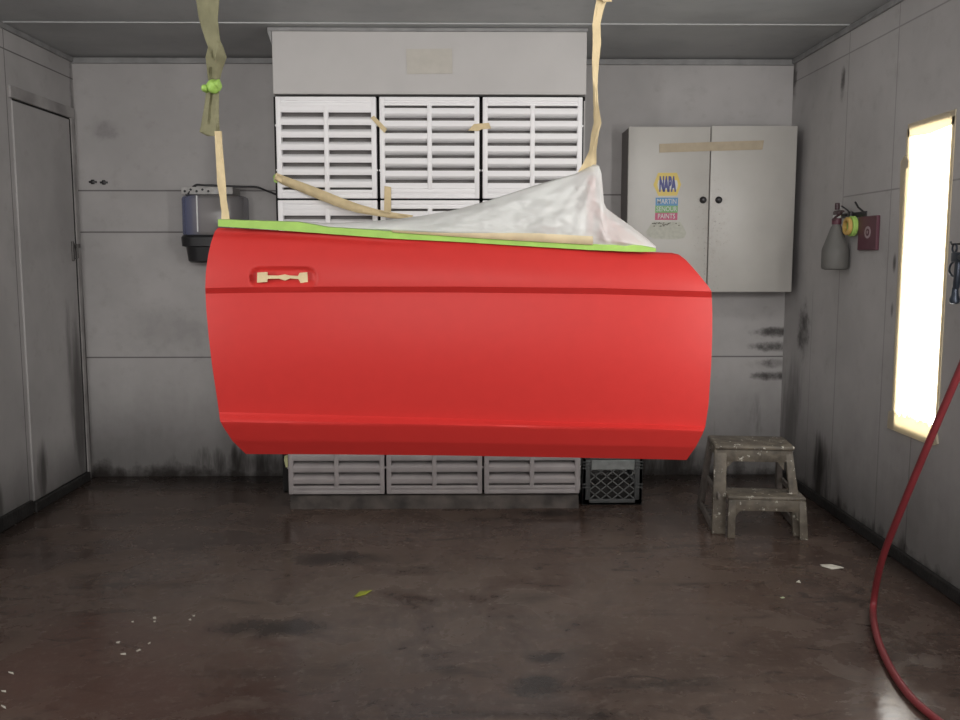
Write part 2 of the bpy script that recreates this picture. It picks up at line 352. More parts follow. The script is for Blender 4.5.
def glow_mat():
    m = bpy.data.materials.new('lit_window_panel'); m.use_nodes = True; b = m.node_tree.nodes['Principled BSDF']
    b.inputs['Base Color'].default_value = (.8, .8, .78, 1); b.inputs['Emission Color'].default_value = (1, .985, .94, 1); b.inputs['Emission Strength'].default_value = 5.5; return m
M['glow'] = glow_mat()
def lit_tape_mat():
    m = bpy.data.materials.new('backlit_masking_tape'); m.use_nodes = True; N = m.node_tree; b = N.nodes['Principled BSDF']; out = N.nodes['Material Output']
    b.inputs['Base Color'].default_value = (.66, .61, .51, 1); b.inputs['Roughness'].default_value = .7
    tr = N.nodes.new('ShaderNodeBsdfTranslucent'); tr.inputs[0].default_value = (.9, .82, .64, 1)
    a = N.nodes.new('ShaderNodeMixShader'); a.inputs[0].default_value = .5; N.links.new(b.outputs[0], a.inputs[1]); N.links.new(tr.outputs[0], a.inputs[2]); N.links.new(a.outputs[0], out.inputs[0]); return m
M['lit_tape'] = lit_tape_mat()

# ------------------------------------------------------------------ the setting
def slab(name, a, m):
    bm = bmesh.new(); box(bm, *a); return struct(link(name, bm, m))
slab('floor', (XL-.15, XR+.15, YF-.15, DEP+.15, -.12, 0), M['floor'])
slab('ceiling', (XL-.15, XR+.15, YF-.15, DEP+.15, HT, HT+.12), M['ceiling'])
slab('wall_back', (XL-.15, XR+.15, DEP, DEP+.15, 0, HT), M['wall_back'])
slab('wall_left', (XL-.15, XL, YF, DEP, 0, HT), M['wall_left'])
slab('wall_front', (XL-.15, XR+.15, YF-.15, YF, 0, HT), M['wall_left'])
# right wall with the opening of the lit window
WY0, WY1, WZ0, WZ1 = 3.835, 4.215, .62, 1.975
bm = bmesh.new()
box(bm, XR, XR+.15, YF, WY0, 0, HT); box(bm, XR, XR+.15, WY1, DEP, 0, HT); box(bm, XR, XR+.15, WY0, WY1, 0, WZ0); box(bm, XR, XR+.15, WY0, WY1, WZ1, HT)
struct(link('wall_right', bm, M['wall_right']))
# cover strips
M['trim'] = mat('trim_paint', (.25, .25, .25), .55, var=.25, vscale=10)
for k, a in enumerate(((XL, XR, DEP-.018, DEP, HT-.035, HT), (XL, XL+.018, YF, DEP-.02, HT-.03, HT), (XR-.018, XR, YF, DEP-.02, HT-.03, HT))):
    bm = bmesh.new(); box(bm, *a, bev=.004); struct(link('trim_%d' % (k+1), bm, M['trim']))
M['seam'] = mat('ceiling_joint_strip', (.42, .43, .43), .5, var=.1, vscale=12)
for k, y in enumerate((4.90, 3.68, 2.46)):
    bm = bmesh.new()
    box(bm, XL+.02, XR-.02, y-.006, y+.006, HT-.005, HT)
    struct(link('trim_%d' % (k+4), bm, M['seam']))
for nm, a in (('baseboard_left', (XL, XL+.022, YF, 4.93, 0, .075)), ('baseboard_right', (XR-.022, XR, YF, DEP, 0, .055))):
    bm = bmesh.new(); box(bm, *a, bev=.006); struct(link(nm, bm, M['grimy']))

# window_1: the lit opening in the right wall, its edges masked with tape
win = bpy.data.objects.new('window_1', None); COL.objects.link(win); win.location = (XR, (WY0+WY1)/2, WZ0); struct(win)
wl = lambda y: y - (WY0+WY1)/2
bm = bmesh.new(); box(bm, .012, .04, wl(WY0), wl(WY1), 0, WZ1-WZ0); link('light_panel', bm, M['glow'], win)
def wstrip(bm, pts, th=.004):   # polygon of (world y, world z) laid on the wall face
    prism(bm, [Vector((-.001, wl(y), z - WZ0)) for y, z in pts], (-th, 0, 0))
bm = bmesh.new()
wstrip(bm, [(WY0-.018, WZ1+.028), (WY1+.012, WZ1+.022), (WY1+.008, WZ1-.035), (4.03, WZ1-.045), (WY0-.01, WZ1-.03)])
wstrip(bm, [(WY1-.005, WZ1), (WY1+.018, WZ1), (WY1+.016, 1.80), (WY1-.02, 1.80)])
wstrip(bm, [(WY1-.03, 1.83), (WY1+.025, 1.86), (WY1+.062, 1.835), (WY1+.052, 1.7), (WY1+.034, 1.4), (WY1+.018, .62), (WY1-.012, .62), (WY1-.006, 1.4), (WY1-.02, 1.66)], .006)
wstrip(bm, [(WY0-.018, WZ1), (WY0+.008, WZ1), (WY0+.006, WZ0), (WY0-.014, WZ0)])
link('tape_border', bm, M['lit_tape'], win)
bm = bmesh.new(); random.seed(3)
top = [(lerp(WY1+.05, WY0-.01, k/24), WZ0+.055 + random.uniform(-.012, .014)) for k in range(25)]
wstrip(bm, top + [(WY0-.03, WZ0-.01), (WY0+.02, WZ0-.028), (WY1+.055, WZ0-.03)], .008)
link('tape_sill', bm, M['lit_tape'], win)

# door_1: flush personnel door in the left wall
D0, D1, DZ0, DZ1 = 4.965, 5.655, .06, 2.215
d1 = bpy.data.objects.new('door_1', None); COL.objects.link(d1); d1.location = (XL, (D0+D1)/2, 0); struct(d1)
dl = lambda y: y - (D0+D1)/2
bm = bmesh.new(); box(bm, 0, .012, dl(D0), dl(D1), DZ0, DZ1, bev=.003); link('door_leaf', bm, M['door_paint'], d1)
bm = bmesh.new(); box(bm, 0, .008, dl(D1), dl(D1+.024), 0, DZ1+.005); box(bm, 0, .005, dl(D0+.02), dl(D1+.022), DZ1, DZ1+.012); link('door_gap', bm, M['gap'], d1)
M['frame_paint'] = mat('door_frame_paint', (.33, .315, .31), .6, var=.3, vscale=7)
bm = bmesh.new()
box(bm, 0, .016, dl(D0-.02), dl(D1+.075), DZ1+.012, DZ1+.075, bev=.003); box(bm, 0, .016, dl(D1+.022), dl(D1+.06), 0, DZ1+.012, bev=.003)
link('door_frame', bm, M['frame_paint'], d1)
bm = bmesh.new(); box(bm, .01, .024, dl(D1-.06), dl(D1-.035), 1.37, 1.49, bev=.006); tube(bm, [(.02, dl(D1-.045), 1.385), (.045, dl(D1-.045), 1.39), (.045, dl(D1-.045), 1.47), (.02, dl(D1-.045), 1.475)], .005)
box(bm, .012, .03, dl(D1-.02), dl(D1+.035), 1.45, 1.475, bev=.003)
link('door_handle', bm, mat('grimy_handle_metal', (.12, .115, .11), .5, metal=.3), d1)
bm = bmesh.new(); box(bm, 0, .03, dl(D0-.02), dl(D1+.02), 0, .055, bev=.006); link('door_threshold', bm, M['grimy'], d1)

# ------------------------------------------------------------------ filter housing with its grilles
HY = 5.0; HX0, HX1 = -1.028, .636
hx = lambda x: x + .2
hy = lambda y: y - DEP
hood = thing('extraction_hood', 'plain grey sheet metal hood above the white grilles, reaching the ceiling', 'hood', (-.2, DEP, 0))
bm = bmesh.new(); box(bm, hx(HX0), hx(HX1), hy(HY), 0, 2.256, HT-.006, bev=.004); link('hood_panel', bm, M['housing'], hood)
bm = bmesh.new(); box(bm, hx(HX0-.02), hx(HX1+.004), hy(HY)-.014, hy(HY)+.03, HT-.02, HT-.001, bev=.003)
prism(bm, [(hx(HX0-.02), hy(HY)-.012, HT-.02), (hx(HX0+.0), hy(HY)-.012, HT-.02), (hx(HX0+.0), hy(HY)-.012, HT-.085)], (0, .02, 0)); link('flange', bm, M['trim'], hood)
hs = thing('filter_housing', 'grey metal filter box behind the grilles, between them and the back wall', 'filter housing', (-.2, DEP, 0))
for a_ in ((HX0, HX0+.03), (HX1-.03, HX1)):
    bm = bmesh.new(); box(bm, hx(a_[0]), hx(a_[1]), hy(HY)+.05, -.006, .08, 2.254); link('side_panel', bm, M['housing'], hs)
bm = bmesh.new()
for k in range(4): x_ = HX0 + .008 + k*.5445; box(bm, hx(x_-.016), hx(x_+.016), hy(HY)+.047, hy(HY)+.06, .08, 2.25)
for k in range(5): z_ = 2.245 - k*.5425; box(bm, hx(HX0), hx(HX1), hy(HY)+.047, hy(HY)+.06, max(.08, z_-.014), min(2.253, z_+.014))
link('filter_rack', bm, M['gap'], hs)
bm = bmesh.new(); box(bm, hx(HX0+.03), hx(HX1-.03), hy(HY)+.055, hy(HY)+.075, .08, 2.253); link('filter_media', bm, M['filter'], hs)
N_ = 44; rows = []
for j, (z_, yy) in enumerate(((.072, .012), (.06, .0), (.03, -.004), (.001, -.014))):
    rows.append([Vector((hx(lerp(HX0+.04, HX1-.015, k/N_)), hy(HY)+yy+.012*noise.noise((k*.55, j*2.1, 1)) - (.03 if j > 1 else .0)*max(0, noise.noise((k*.3, 7, 2))), z_)) for k in range(N_+1)])
bm = bmesh.new(); grid(bm, rows); box(bm, hx(HX0+.04), hx(HX1-.015), hy(HY)+.04, hy(HY)+.12, 0, .072)
curb = link('concrete_curb', bm, M['plinth'], smooth=True); curb.location = (-.2, DEP, 0); tag(curb, 'stained low concrete curb with ragged edge under the lowest grilles', 'curb')

S = .533
def grille_meshes():
    bm = bmesh.new(); b = .027; d = .045   # outer frame, top and bottom rail with a pressed groove
    box(bm, -S/2, -S/2+b, 0, d, 0, S, bev=.004); box(bm, S/2-b, S/2, 0, d, 0, S, bev=.004)
    for z0, z1 in ((0, .022), (S-.022, S)): box(bm, -S/2+b-.004, S/2-b+.004, .0, d, z0, z1, bev=.004)
    box(bm, -S/2+b-.004, S/2-b+.004, .006, d, .02, .030); box(bm, -S/2+b-.004, S/2-b+.004, .006, d, S-.030, S-.02)
    box(bm, -S/2+b-.004, S/2-b+.004, .0, d, .028, .046, bev=.004); box(bm, -S/2+b-.004, S/2-b+.004, .0, d, S-.052, S-.028, bev=.004)
    for sx in (-1, 1): box(bm, sx*S/2-.006, sx*S/2+.006, .004, .02, S*.27, S*.29, bev=.003); box(bm, sx*S/2-.006, sx*S/2+.006, .004, .02, S*.71, S*.73, bev=.003)
    fr = bm
    lv = bmesh.new(); P = .0655; z0 = .046 + .012
    for k in range(7):   # pressed louvre blades: upright face, then sloping back under
        z = .046 + .004 + k*P
        pr = [(.004, z+.008), (.000, z+.016), (.000, z+.036), (.005, z+.043), (.016, z+.050), (.034, z+.056), (.040, z+.052), (.020, z+.043), (.010, z+.034), (.010, z+.014)]
        if k == 6: pr = [(y_, min(zz, S-.045)) for y_, zz in pr]
        prism(lv, [(-S/2+b-.002, y_, zz) for y_, zz in pr], (S-2*b+.004, 0, 0))
    cb = bmesh.new(); box(cb, -.0125, .0125, -.003, .03, .04, S-.048, bev=.004)
    return fr, lv, cb
protos = {}
col_n = ('left', 'middle', 'right'); row_n = ('top', 'second', 'third', 'lowest')
gdesc = {
 (0,0): 'white louvred filter grille under the hood with the long tape tail stuck at its corner',
 (0,1): 'white louvred filter grille under the hood between its two top row neighbours, taped to both',
 (0,2): 'white louvred filter grille under the hood, the one nearest the cream wall cabinet',
 (1,0): 'white louvred filter grille in the second row, nearest the wall dispenser',
 (1,1): 'white louvred filter grille in the second row, behind the end of the tape tail',
 (1,2): 'white louvred filter grille in the second row, covered by the milky plastic sheet',
 (2,0): 'white louvred filter grille wholly behind the red door, nearest the wall dispenser',
 (2,1): 'white louvred filter grille fully behind the red door, in the middle column',
 (2,2): 'white louvred filter grille wholly behind the red door, column nearest the cabinet',
 (3,0): 'greyish louvred filter grille under the red door at floor level, farthest from the milk crate',
 (3,1): 'greyish louvred filter grille under the red door at floor level, between two others',
 (3,2): 'greyish louvred filter grille under the red door at floor level, right beside the milk crate'}
proto = None
for r in range(4):
    for c in range(3):
        cx = HX0 + .008 + S/2 + c*(S + .0175) + .003; zb = 2.243 - S - r*(S + .0095); flip = (r == 0 and c > 0) or r in (1, 2) and c == 1
        if proto is None:
            g = thing('louvre_grille', gdesc[r, c], 'grille', (cx, HY-.002, zb), 0, 'louvred filter grilles'); fr, lv, cb = grille_meshes()
            proto = (g, link('frame', fr, M['grille'], g, angle=40), link('louvres', lv, M['grille'], g, angle=35), link('centre_bar', cb, M['grille'], g, angle=40))
        else:
            g = proto[0].copy(); COL.objects.link(g); g['label'] = gdesc[r, c]
            for q in proto[1:]:
                k = q.copy(); COL.objects.link(k); k.parent = g
                if r == 3: k.material_slots[0].link = 'OBJECT'; k.material_slots[0].material = M['grille_dusty_shaded']
            g.location = (cx, HY-.002, zb)
        if r == 3: g.location.x = -.996 + S/2 + c*(S + .0115)
        if flip: g.location.z = zb + S; g.rotation_euler = (0, math.pi, 0)

# ------------------------------------------------------------------ tape on the housing and cabinet
def ribbon(bm, pts, off=(0, .0015, 0)): prism(bm, [Vector(p) for p in pts], off)
def strip_px(name, label, px, Y, m, cat='tape', group=None, th=.0025):
    bm = bmesh.new(); P = [onY(x, y, Y) for x, y in px]; o0 = sum(P, Vector())/len(P)
    prism(bm, [p - o0 for p in P], (0, th, 0)); o = link(name, bm, m); o.location = o0; return tag(o, label, cat, group)
TY = HY - .009
strip_px('tape_strip', 'short slanted beige tape strip bridging the two top grilles nearest the dispenser', [(370.5,118),(374,115.5),(387,129),(384.5,133)], TY, M['tape'])
strip_px('tape_strip', 'short level beige tape strip with torn end bridging the two top grilles nearest the cabinet', [(468,130.5),(474,124),(489,122.8),(491,128.5),(482,129.2),(478,131)], TY, M['tape'])
strip_px('tape_strip', 'upright beige tape strip running down from the grille above the tape tail', [(384.5,186),(391,187),(391,217),(384,216.5)], TY, M['tape'])
# the long tail: twisted band from the grille corner, drooping towards the door
bm = bmesh.new(); path = [(275,176,4.97,3.2), (284,180.5,4.985,4.2), (300,186.5,4.97,4.6), (320,194.5,4.95,5.0), (340,202.5,4.92,4.8), (358,208.5,4.9,4.2), (376,212.5,4.88,3.2), (392,215.3,4.86,2.8), (412,217.5,4.84,2.2)]
rows = [[], [], [], []]
for i, (x, y, Y, hw) in enumerate(path):
    a = onY(x+1.2, y-hw, Y - .012*math.sin(i)); b_ = onY(x-1.2, y+hw, Y + .012*math.sin(i)); rows[0].append(a); rows[1].append(b_); rows[2].append(b_ + Vector((0, .003, 0))); rows[3].append(a + Vector((0, .003, 0)))
V = grid(bm, rows)
for i in range(len(path)-1): bm.faces.new((V[3][i], V[3][i+1], V[0][i+1], V[0][i]))
tt = tag(link('tape_tail', bm, M['tape'], smooth=True), 'long twisted beige tape band drooping from a grille corner towards the plastic sheet', 'tape')
strip_px('tape_tab', 'small green tape tab at the upper end of the drooping tape band', [(273,176),(276,173.5),(279,177),(277,183),(274,182)], TY-.003, M['green'])
strip_px('paper_patch', 'faded square patch of masking paper on the grey hood above the grilles', [(406,49),(452,48.5),(452.5,73.5),(407,74)], HY-.004, M['housing'] if False else mat('faded_paper_patch', (.47, .445, .40), .7, var=.05, vscale=20), 'paper')
strip_px('tape_tab', 'pale scrap of tape on the edge of the grille at floor level under the door', [(284.5,456),(287.5,455),(287.8,467),(285.8,467.5),(284,460)], TY, mat('pale_tape', (.42, .42, .22), .7, var=.2, vscale=40))

# ------------------------------------------------------------------ red car door
DY = 2.2
TOP = [(218.5,227.6), (260,229.4), (325,233.2), (390,237.5), (460,241), (525,245), (590,249.3), (640,251.6), (672,252.8)]
C1 = [(205.2,288), (260,287), (330,286.5), (460,286.5), (600,288), (711.5,291.5)]
C2 = [(219,412), (330,415), (440,418), (560,422), (660,425), (705.2,427)]
BOT = [(246,454), (330,454.4), (440,455.4), (560,457.4), (660,459.2), (686.5,460)]
L1 = [(218.5,227.6), (215,231), (211.2,242), (208.2,255), (205.8,272), (205.2,288)]; R1 = [(672,252.8), (679,254.5), (686,260), (697,272.3), (708.5,286.5), (711.5,291.5)]
L2 = [(205.2,288), (206.3,310), (208.5,335), (212,365), (217,398), (219,412)]; R2 = [(711.5,291.5), (712.3,310), (712.2,335), (711.2,365), (708.5,405), (705.2,427)]
L3 = [(219,412), (220,421), (224,428), (232.5,441), (246,454)]; R3 = [(705.2,427), (702.5,434), (696,446.5), (686.5,460)]
def ycurve(tab, s): x = lerp(tab[0][0], tab[-1][0], s); return (x, interp(tab, x))
def coons(A, B, L, R, s, t):
    a, b = ycurve(A, s), ycurve(B, s); l, r = poly(L, t), poly(R, t); o = []
    for i in (0, 1):
        c00, c10, c01, c11 = A[0][i], A[-1][i], B[0][i], B[-1][i]
        o.append((1-t)*a[i] + t*b[i] + (1-s)*l[i] + s*r[i] - ((1-s)*(1-t)*c00 + s*(1-t)*c10 + (1-s)*t*c01 + s*t*c11))
    return o
def rrect(x, y, cx, cy, hx_, hy_, r):
    qx, qy = abs(x-cx)-hx_+r, abs(y-cy)-hy_+r
    return math.hypot(max(qx, 0), max(qy, 0)) + min(max(qx, qy), 0) - r
def door_depth(patch, s, t, x, y):
    """how far the skin stands out towards the viewer, metres"""
    end = .028*(2*s-1)**4 + .012*(2*s-1)**2
    if patch == 0:
        d = .012*t/.17 if t < .17 else .012 + .030*math.sin(math.pi/2*(t - .17)/.83)
        belt = math.exp(-((t - (.10 + .12*s))/.05)**2) * (1 - smooth(.35, .5, s)); d -= .004*belt
        if t > .86: d += -.0*t
        # sunken handle pocket: crisp top lip, ramp running out to the right
        sd = rrect(x, y, 283.5, 278.2, 33, 10.5, 8.5)
        if x > 305: sd += (x-305)*(277-y)*.010 if y < 277 else 0
        d -= .011*smooth(1.6, -3.0, sd)*(1 - .75*smooth(279, 287, y))
    elif patch == 1:
        u_ = max(0, (t - .05)/.95)
        d = interp([(0, .042), (.014, .0395), (.034, .030), (.05, .0285)], t) if t < .05 else .0285 + .013*math.sin(math.pi*u_) - .0125*u_*u_
        sd = rrect(x, y, 283.5, 278.2, 33, 10.5, 8.5); d -= .001*smooth(1.0, -2.5, sd)
    else:
        wid = lerp(.19, .10, s)
        d = interp([(0, .016), (wid*.12, .017), (wid*.9, .0345), (wid, .0355), (wid+.04, .034), (.6, .008), (1, -.026)], t)
    return d - end
NU = 230; rows = []; ring = None
for k, (A, B, L, R, nv) in enumerate(((TOP, C1, L1, R1, 34), (C1, C2, L2, R2, 44), (C2, BOT, L3, R3, 26))):
    for j in range(nv + 1):
        if k and j == 0: continue
        t = j/nv; row = []
        for i in range(NU + 1):
            s = i/NU; x, y = coons(A, B, L, R, s, t)
            row.append(onY(x, y, DY - door_depth(k, s, t, x, y)))
        rows.append(row)
doc = Vector((0, DY, .90))
door = thing('car_door', 'matt red painted car door hanging from straps in the middle of the booth', 'car door', doc)
bm = bmesh.new(); V = grid(bm, [[p - doc for p in r] for r in rows])
per = V[0] + [r[-1] for r in V[1:]] + V[-1][-2::-1] + [r[0] for r in V[-2:0:-1]]
mid = sum((v.co for v in per), Vector())/len(per)
# hem turned back round the skin
back = []
for v in per:
    q = mid + (v.co - mid)*.985; back.append(bm.verts.new((q.x, v.co.y + .022, q.z)))
n = len(per)
for i in range(n): bm.faces.new((per[i], per[(i+1) % n], back[(i+1) % n], back[i]))
skin = link('outer_skin', bm, M['red'], door, angle=38)
# inner shell: deep pressed panel behind the skin
def ring_at(sc, y): return [Vector((mid.x + (v[0]-mid.x)*sc, y, mid.z + (v[2]-mid.z)*sc)) for v in per_co]
per_co = [v.copy() for v in [p - doc for p in (rows[0] + [r[-1] for r in rows[1:]] + rows[-1][-2::-1] + [r[0] for r in rows[-2:0:-1]])]][::3]
bm = bmesh.new()
rr = [ring_at(.955, .085), ring_at(.95, .135), ring_at(.92, .16), ring_at(.80, .16), ring_at(.78, .14)]
VV = [[bm.verts.new(p) for p in r] for r in rr]
for a, b_ in zip(VV, VV[1:]):
    m_ = len(a)
    for i in range(m_): bm.faces.new((a[i], a[(i+1) % m_], b_[(i+1) % m_], b_[i]))
bm.faces.new(VV[-1]); bm.faces.new(VV[0][::-1])
link('inner_shell', bm, M['red'], door, angle=40)
# vent window frame standing on the door under the plastic
bm = bmesh.new(); Yv = DY + .055
fr = [onY(642,247,Yv-.02), onY(616,228,Yv-.02), onY(594,208,Yv-.02), onY(591,176,Yv-.02)]
tube(bm, [p - doc for p in spline(fr, 5)], .010, 8); tube(bm, [p - doc for p in (onY(590,176,Yv-.02), onY(590,210,Yv-.02), onY(590,250,Yv-.02))], .008, 8)
prism(bm, [p - doc for p in (onY(601,219,Yv-.03), onY(630,240,Yv-.03), onY(640,251,Yv-.03), onY(592,251,Yv-.03))], (0, .012, 0))
link('vent_window_frame', bm, M['red'], door, smooth=True)
# handle holes masked over: two squares joined by a bar with a swelling in its middle
hp = [(257.3,272.6),(267,272),(267.4,275.4),(278,275.6),(284.6,274.4),(289,275.4),(298,276),(299.6,272.8),(307,272.2),(307.8,282),(300.5,283),(298.4,279),(290,278.4),(285,280.6),(279,278.6),(267.4,278.8),(267,282),(257,282.6)]
bm = bmesh.new()
def pocket(x, y): return DY - .0185 - .008*smooth(279, 287, y)*0 - .0085
prism(bm, [onY(x, y, pocket(x, y)) - doc for x, y in hp], (0, .006, 0)); hm = link('handle_mask', bm, M['tape'], door); hm['label'] = 'beige tape cut round the handle holes'
# green tape along the window sill
bm = bmesh.new(); N_ = 60; rows_ = [[], [], [], []]
GT = [(217.8,219.6), (300,222.2), (325,227), (390,231.4), (440,234.8), (500,238.8), (590,244), (620,245.2), (640,245.2), (656,248.5)]
GB = [(219,226.4), (260,228.8), (325,233.6), (390,238.5), (460,242), (525,246), (590,250), (640,252), (656,251.5)]
for i in range(N_+1):
    x = lerp(218, 656, i/N_); w = .35*noise.noise((i*.9, 3, 1)); a = onY(x, interp(GT, x)+w, DY-.006); b_ = onY(x, interp(GB, x)+w*.6, DY-.012)
    rows_[0].append(a - doc + Vector((0, .02, .002))); rows_[1].append(a - doc); rows_[2].append(b_ - doc); rows_[3].append(b_ - doc + Vector((0, .008, 0)))
grid(bm, rows_); gt = link('green_tape', bm, M['green'], door, angle=50); gt['label'] = 'bright green masking tape along the window sill'
bm = bmesh.new(); rows_ = [[], [], [], []]
for i in range(31):
    x = lerp(392, 593, i/30); hgt = lerp(2.2, 8.6, smooth(.1, .8, i/30)) + .5*noise.noise((i*.7, 1, 1)); y0 = interp(GT, x) + .8; a = onY(x, y0-hgt, DY-.016); b_ = onY(x, y0, DY-.012)
    rows_[0].append(a - doc); rows_[1].append(b_ - doc); rows_[2].append(b_ - doc + Vector((0, .003, 0))); rows_[3].append(a - doc + Vector((0, .003, 0)))
grid(bm, rows_); link('masking_tape', bm, mat('pale_masking_tape', (.74, .64, .42), .7, var=.12, vscale=25), door, smooth=True)

# ------------------------------------------------------------------ plastic sheet bagged over the vent window frame
ST = [(285,220.6), (320,222.6), (345,222.5), (372,221), (400,218.5), (420,216), (440,212.8), (460,208.5), (480,203), (500,196.8), (520,190.2), (540,183.8), (560,178), (575,173.8), (586,168.5), (592,164.5), (598,164.2), (600.5,168), (602,176), (601.5,188), (603,200), (606,208), (614,214), (626,222.5), (640,233), (650,241), (656,246.5)]
SB = [(285,223), (325,227.5), (390,231.5), (440,235), (500,239), (590,245.5), (640,247.5), (656,249)]
bm = bmesh.new(); peak = (597, 166)
def crumple(x, y):
    dx, dy = x - peak[0], y - peak[1]; ang = math.atan2(dy, dx); rad = math.hypot(dx, dy)
    f = noise.ridged_multi_fractal((ang*4.2, rad*.006, 2.3), 1.2, 2.1, 2, 1.0, 1.6)
    v_ = noise.voronoi((x*.030 + y*.02, y*.062, 4.0))[0]; w_ = noise.voronoi((x*.07 - y*.03, y*.12, 8.0))[0]
    g = .8*noise.noise((x*.026, y*.055, 5)) + .75*(v_[1] - v_[0]) + .30*(w_[1] - w_[0])
    return .008*f + .018*g
NX, NV = 150, 30
def sheet_face(Yc, sgn):
    out = []
    xs = [lerp(285, 656, i/NX) for i in range(NX+1)]
    for j in range(NV+1):
        v = j/NV; row = []
        for x in xs:
            y = lerp(interp(ST, x), interp(SB, x), v); w = math.sin(math.pi*min(1, v*1.15))**.7 if v*1.15 < 1 else 0
            h_ = (interp(SB, x) - interp(ST, x))/80
            Y = DY + .035 + sgn*(.038*math.sin(math.pi/2*min(1, v*1.2))*min(1, h_*3+.12) + crumple(x, y)*min(1, v*5)*min(1, (1-v)*6+.05)*min(1, h_*4))
            row.append(onY(x, y, Y))
        out.append(row)
    return out
F = sheet_face(0, -1); B_ = sheet_face(0, 1); so = Vector((.1, DY+.03, 1.47))
VF = grid(bm, [[p - so for p in r] for r in F]); VB = grid(bm, [[p - so for p in r] for r in B_[1:]])
for i in range(NX): bm.faces.new((VF[0][i], VF[0][i+1], VB[0][i+1], VB[0][i]))
sh = link('plastic_sheet', bm, M['sheet'], smooth=True); sh.location = so
tag(sh, 'crumpled milky plastic sheet bagged over the window end of the red door', 'plastic sheet')

# ------------------------------------------------------------------ the straps that carry the door
def band(bm, pts, Y, twist=.02, th=.003, mi=0, seed=1, rough=.004):
    """pts: (left px, right px, y px); the band folds in depth between its edges and has a crease down its middle"""
    fine = []
    for (a, b) in zip(pts, pts[1:]):
        n_ = max(2, int(abs(b[2]-a[2])/3))
        for k in range(n_): fine.append(tuple(lerp(a[q], b[q], k/n_) for q in range(3)))
    fine.append(pts[-1]); rows_f, rows_b = [], []
    for i, (l, r_, y) in enumerate(fine):
        f, bk = [], []
        for k in range(7):
            s = k/6; x = lerp(l, r_, s) + .25*noise.noise((i*.4, k, seed)); ph = i*.11 + seed
            Yp = Y + twist*math.sin(ph)*(s-.5)*2 + twist*.7*abs(s - .5 - .25*math.sin(i*.07+seed))*math.cos(i*.05) + rough*noise.noise((i*.22, k*.75, seed+3))
            p = onY(x, y, Yp); f.append(p); bk.append(p + Vector((0, th, 0)))
        rows_f.append(f); rows_b.append(bk)
    A = grid(bm, rows_f, mi); Bk = grid(bm, rows_b, mi)
    for i in range(len(A)-1):
        bm.faces.new((A[i][0], A[i+1][0], Bk[i+1][0], Bk[i][0])).material_index = mi; bm.faces.new((A[i][-1], Bk[i][-1], Bk[i+1][-1], A[i+1][-1])).material_index = mi
    for q in (0, -1):
        for k in range(6): bm.faces.new((A[q][k], A[q][k+1], Bk[q][k+1], Bk[q][k])).material_index = mi
ytop = 360 - FPX*math.tan(math.atan2(HT-CAM_H, DY) - PITCH) + 3   # where the ceiling stands above the door
SY = DY + .03
stl = thing('hanging_strap', 'twisted olive paper strap with lime tape knot, holding the handle end of the door', 'strap', (-.6, SY, HT))
def shift(o, e):
    for v in o.data.vertices: v.co -= e.location
bm = bmesh.new(); band(bm, [(186,206,ytop), (190,212,-90), (196,219,0), (199,217.5,20), (205.5,220,40), (208,223,47), (205.5,226.5,57), (207,222,70), (208,219.5,80)], SY, .045, seed=1, rough=.016)
band(bm, [(206.5,219,88), (204,218.5,108), (199.5,219.5,132), (207,219.5,136)], SY, .03, seed=4, rough=.014); shift(link('paper_strip', bm, M['paper'], stl, angle=45), stl)
bm = bmesh.new(); band(bm, [(214.5,221.5,131), (215.5,222.5,150), (216.5,224.5,170), (217,225.5,182), (220,226.5,200), (221.5,228.5,212), (221,230,224)], SY-.012, .008, seed=2)
x_ = shift(link('tape_strip', bm, M['tape'], stl, angle=45), stl)
bm = bmesh.new()
kc = onY(211.5, 86.5, SY-.004)
for cx_, cy_, rx_, ry_ in ((213.5,86.5,7.0,6.6), (205.8,88.8,3.8,3.4), (218.5,84.8,3.0,5.2)):
    c_ = onY(cx_, cy_, SY-.008); k_ = SY/FPX
    bmesh.ops.create_icosphere(bm, subdivisions=3, radius=1, matrix=Matrix.Translation(c_) @ Matrix.Diagonal((rx_*k_, .018, ry_*k_, 1)))
for v in bm.verts: v.co += Vector((noise.noise(v.co*70), noise.noise(v.co*70+Vector((5,0,0))), noise.noise(v.co*70+Vector((0,7,0)))))*.0035
shift(link('tape_knot', bm, M['green'], stl, smooth=True), stl)
bm = bmesh.new(); tube(bm, [(-.655,SY,HT), (-.655,SY,HT-.03), (-.66,SY,HT-.05), (-.675,SY,HT-.055), (-.685,SY,HT-.04)], .004, 8); shift(link('ceiling_hook', bm, M['steel'], stl, smooth=True), stl)
st = thing('hanging_strap', 'narrow twisted beige tape strap holding the sheeted end of the door', 'strap', (.33, SY, HT))
bm = bmesh.new(); band(bm, [(602,612,ytop), (599,608,-80), (596.5,607,0), (594.5,603.5,10), (592.5,600.5,24), (592.8,601,45), (592,599,62), (593,597.5,85), (593.5,598.5,105), (593.8,601.5,123), (591.5,599,132), (589.5,596.5,150), (584,596.5,162), (578,594,172)], SY+.004, .010, seed=3)
shift(link('tape_strip', bm, M['tape'], st, angle=45), st)
bm = bmesh.new(); band(bm, [(598,606,-8), (600,611,-2), (604,612,1.6)], SY-.01, .004, seed=6); shift(link('tape_end', bm, M['tape'], st, angle=45), st)
bm = bmesh.new(); tube(bm, [(.335,SY,HT), (.335,SY,HT-.03), (.345,SY,HT-.05), (.355,SY,HT-.04)], .004, 8); shift(link('ceiling_hook', bm, M['steel'], st, smooth=True), st)

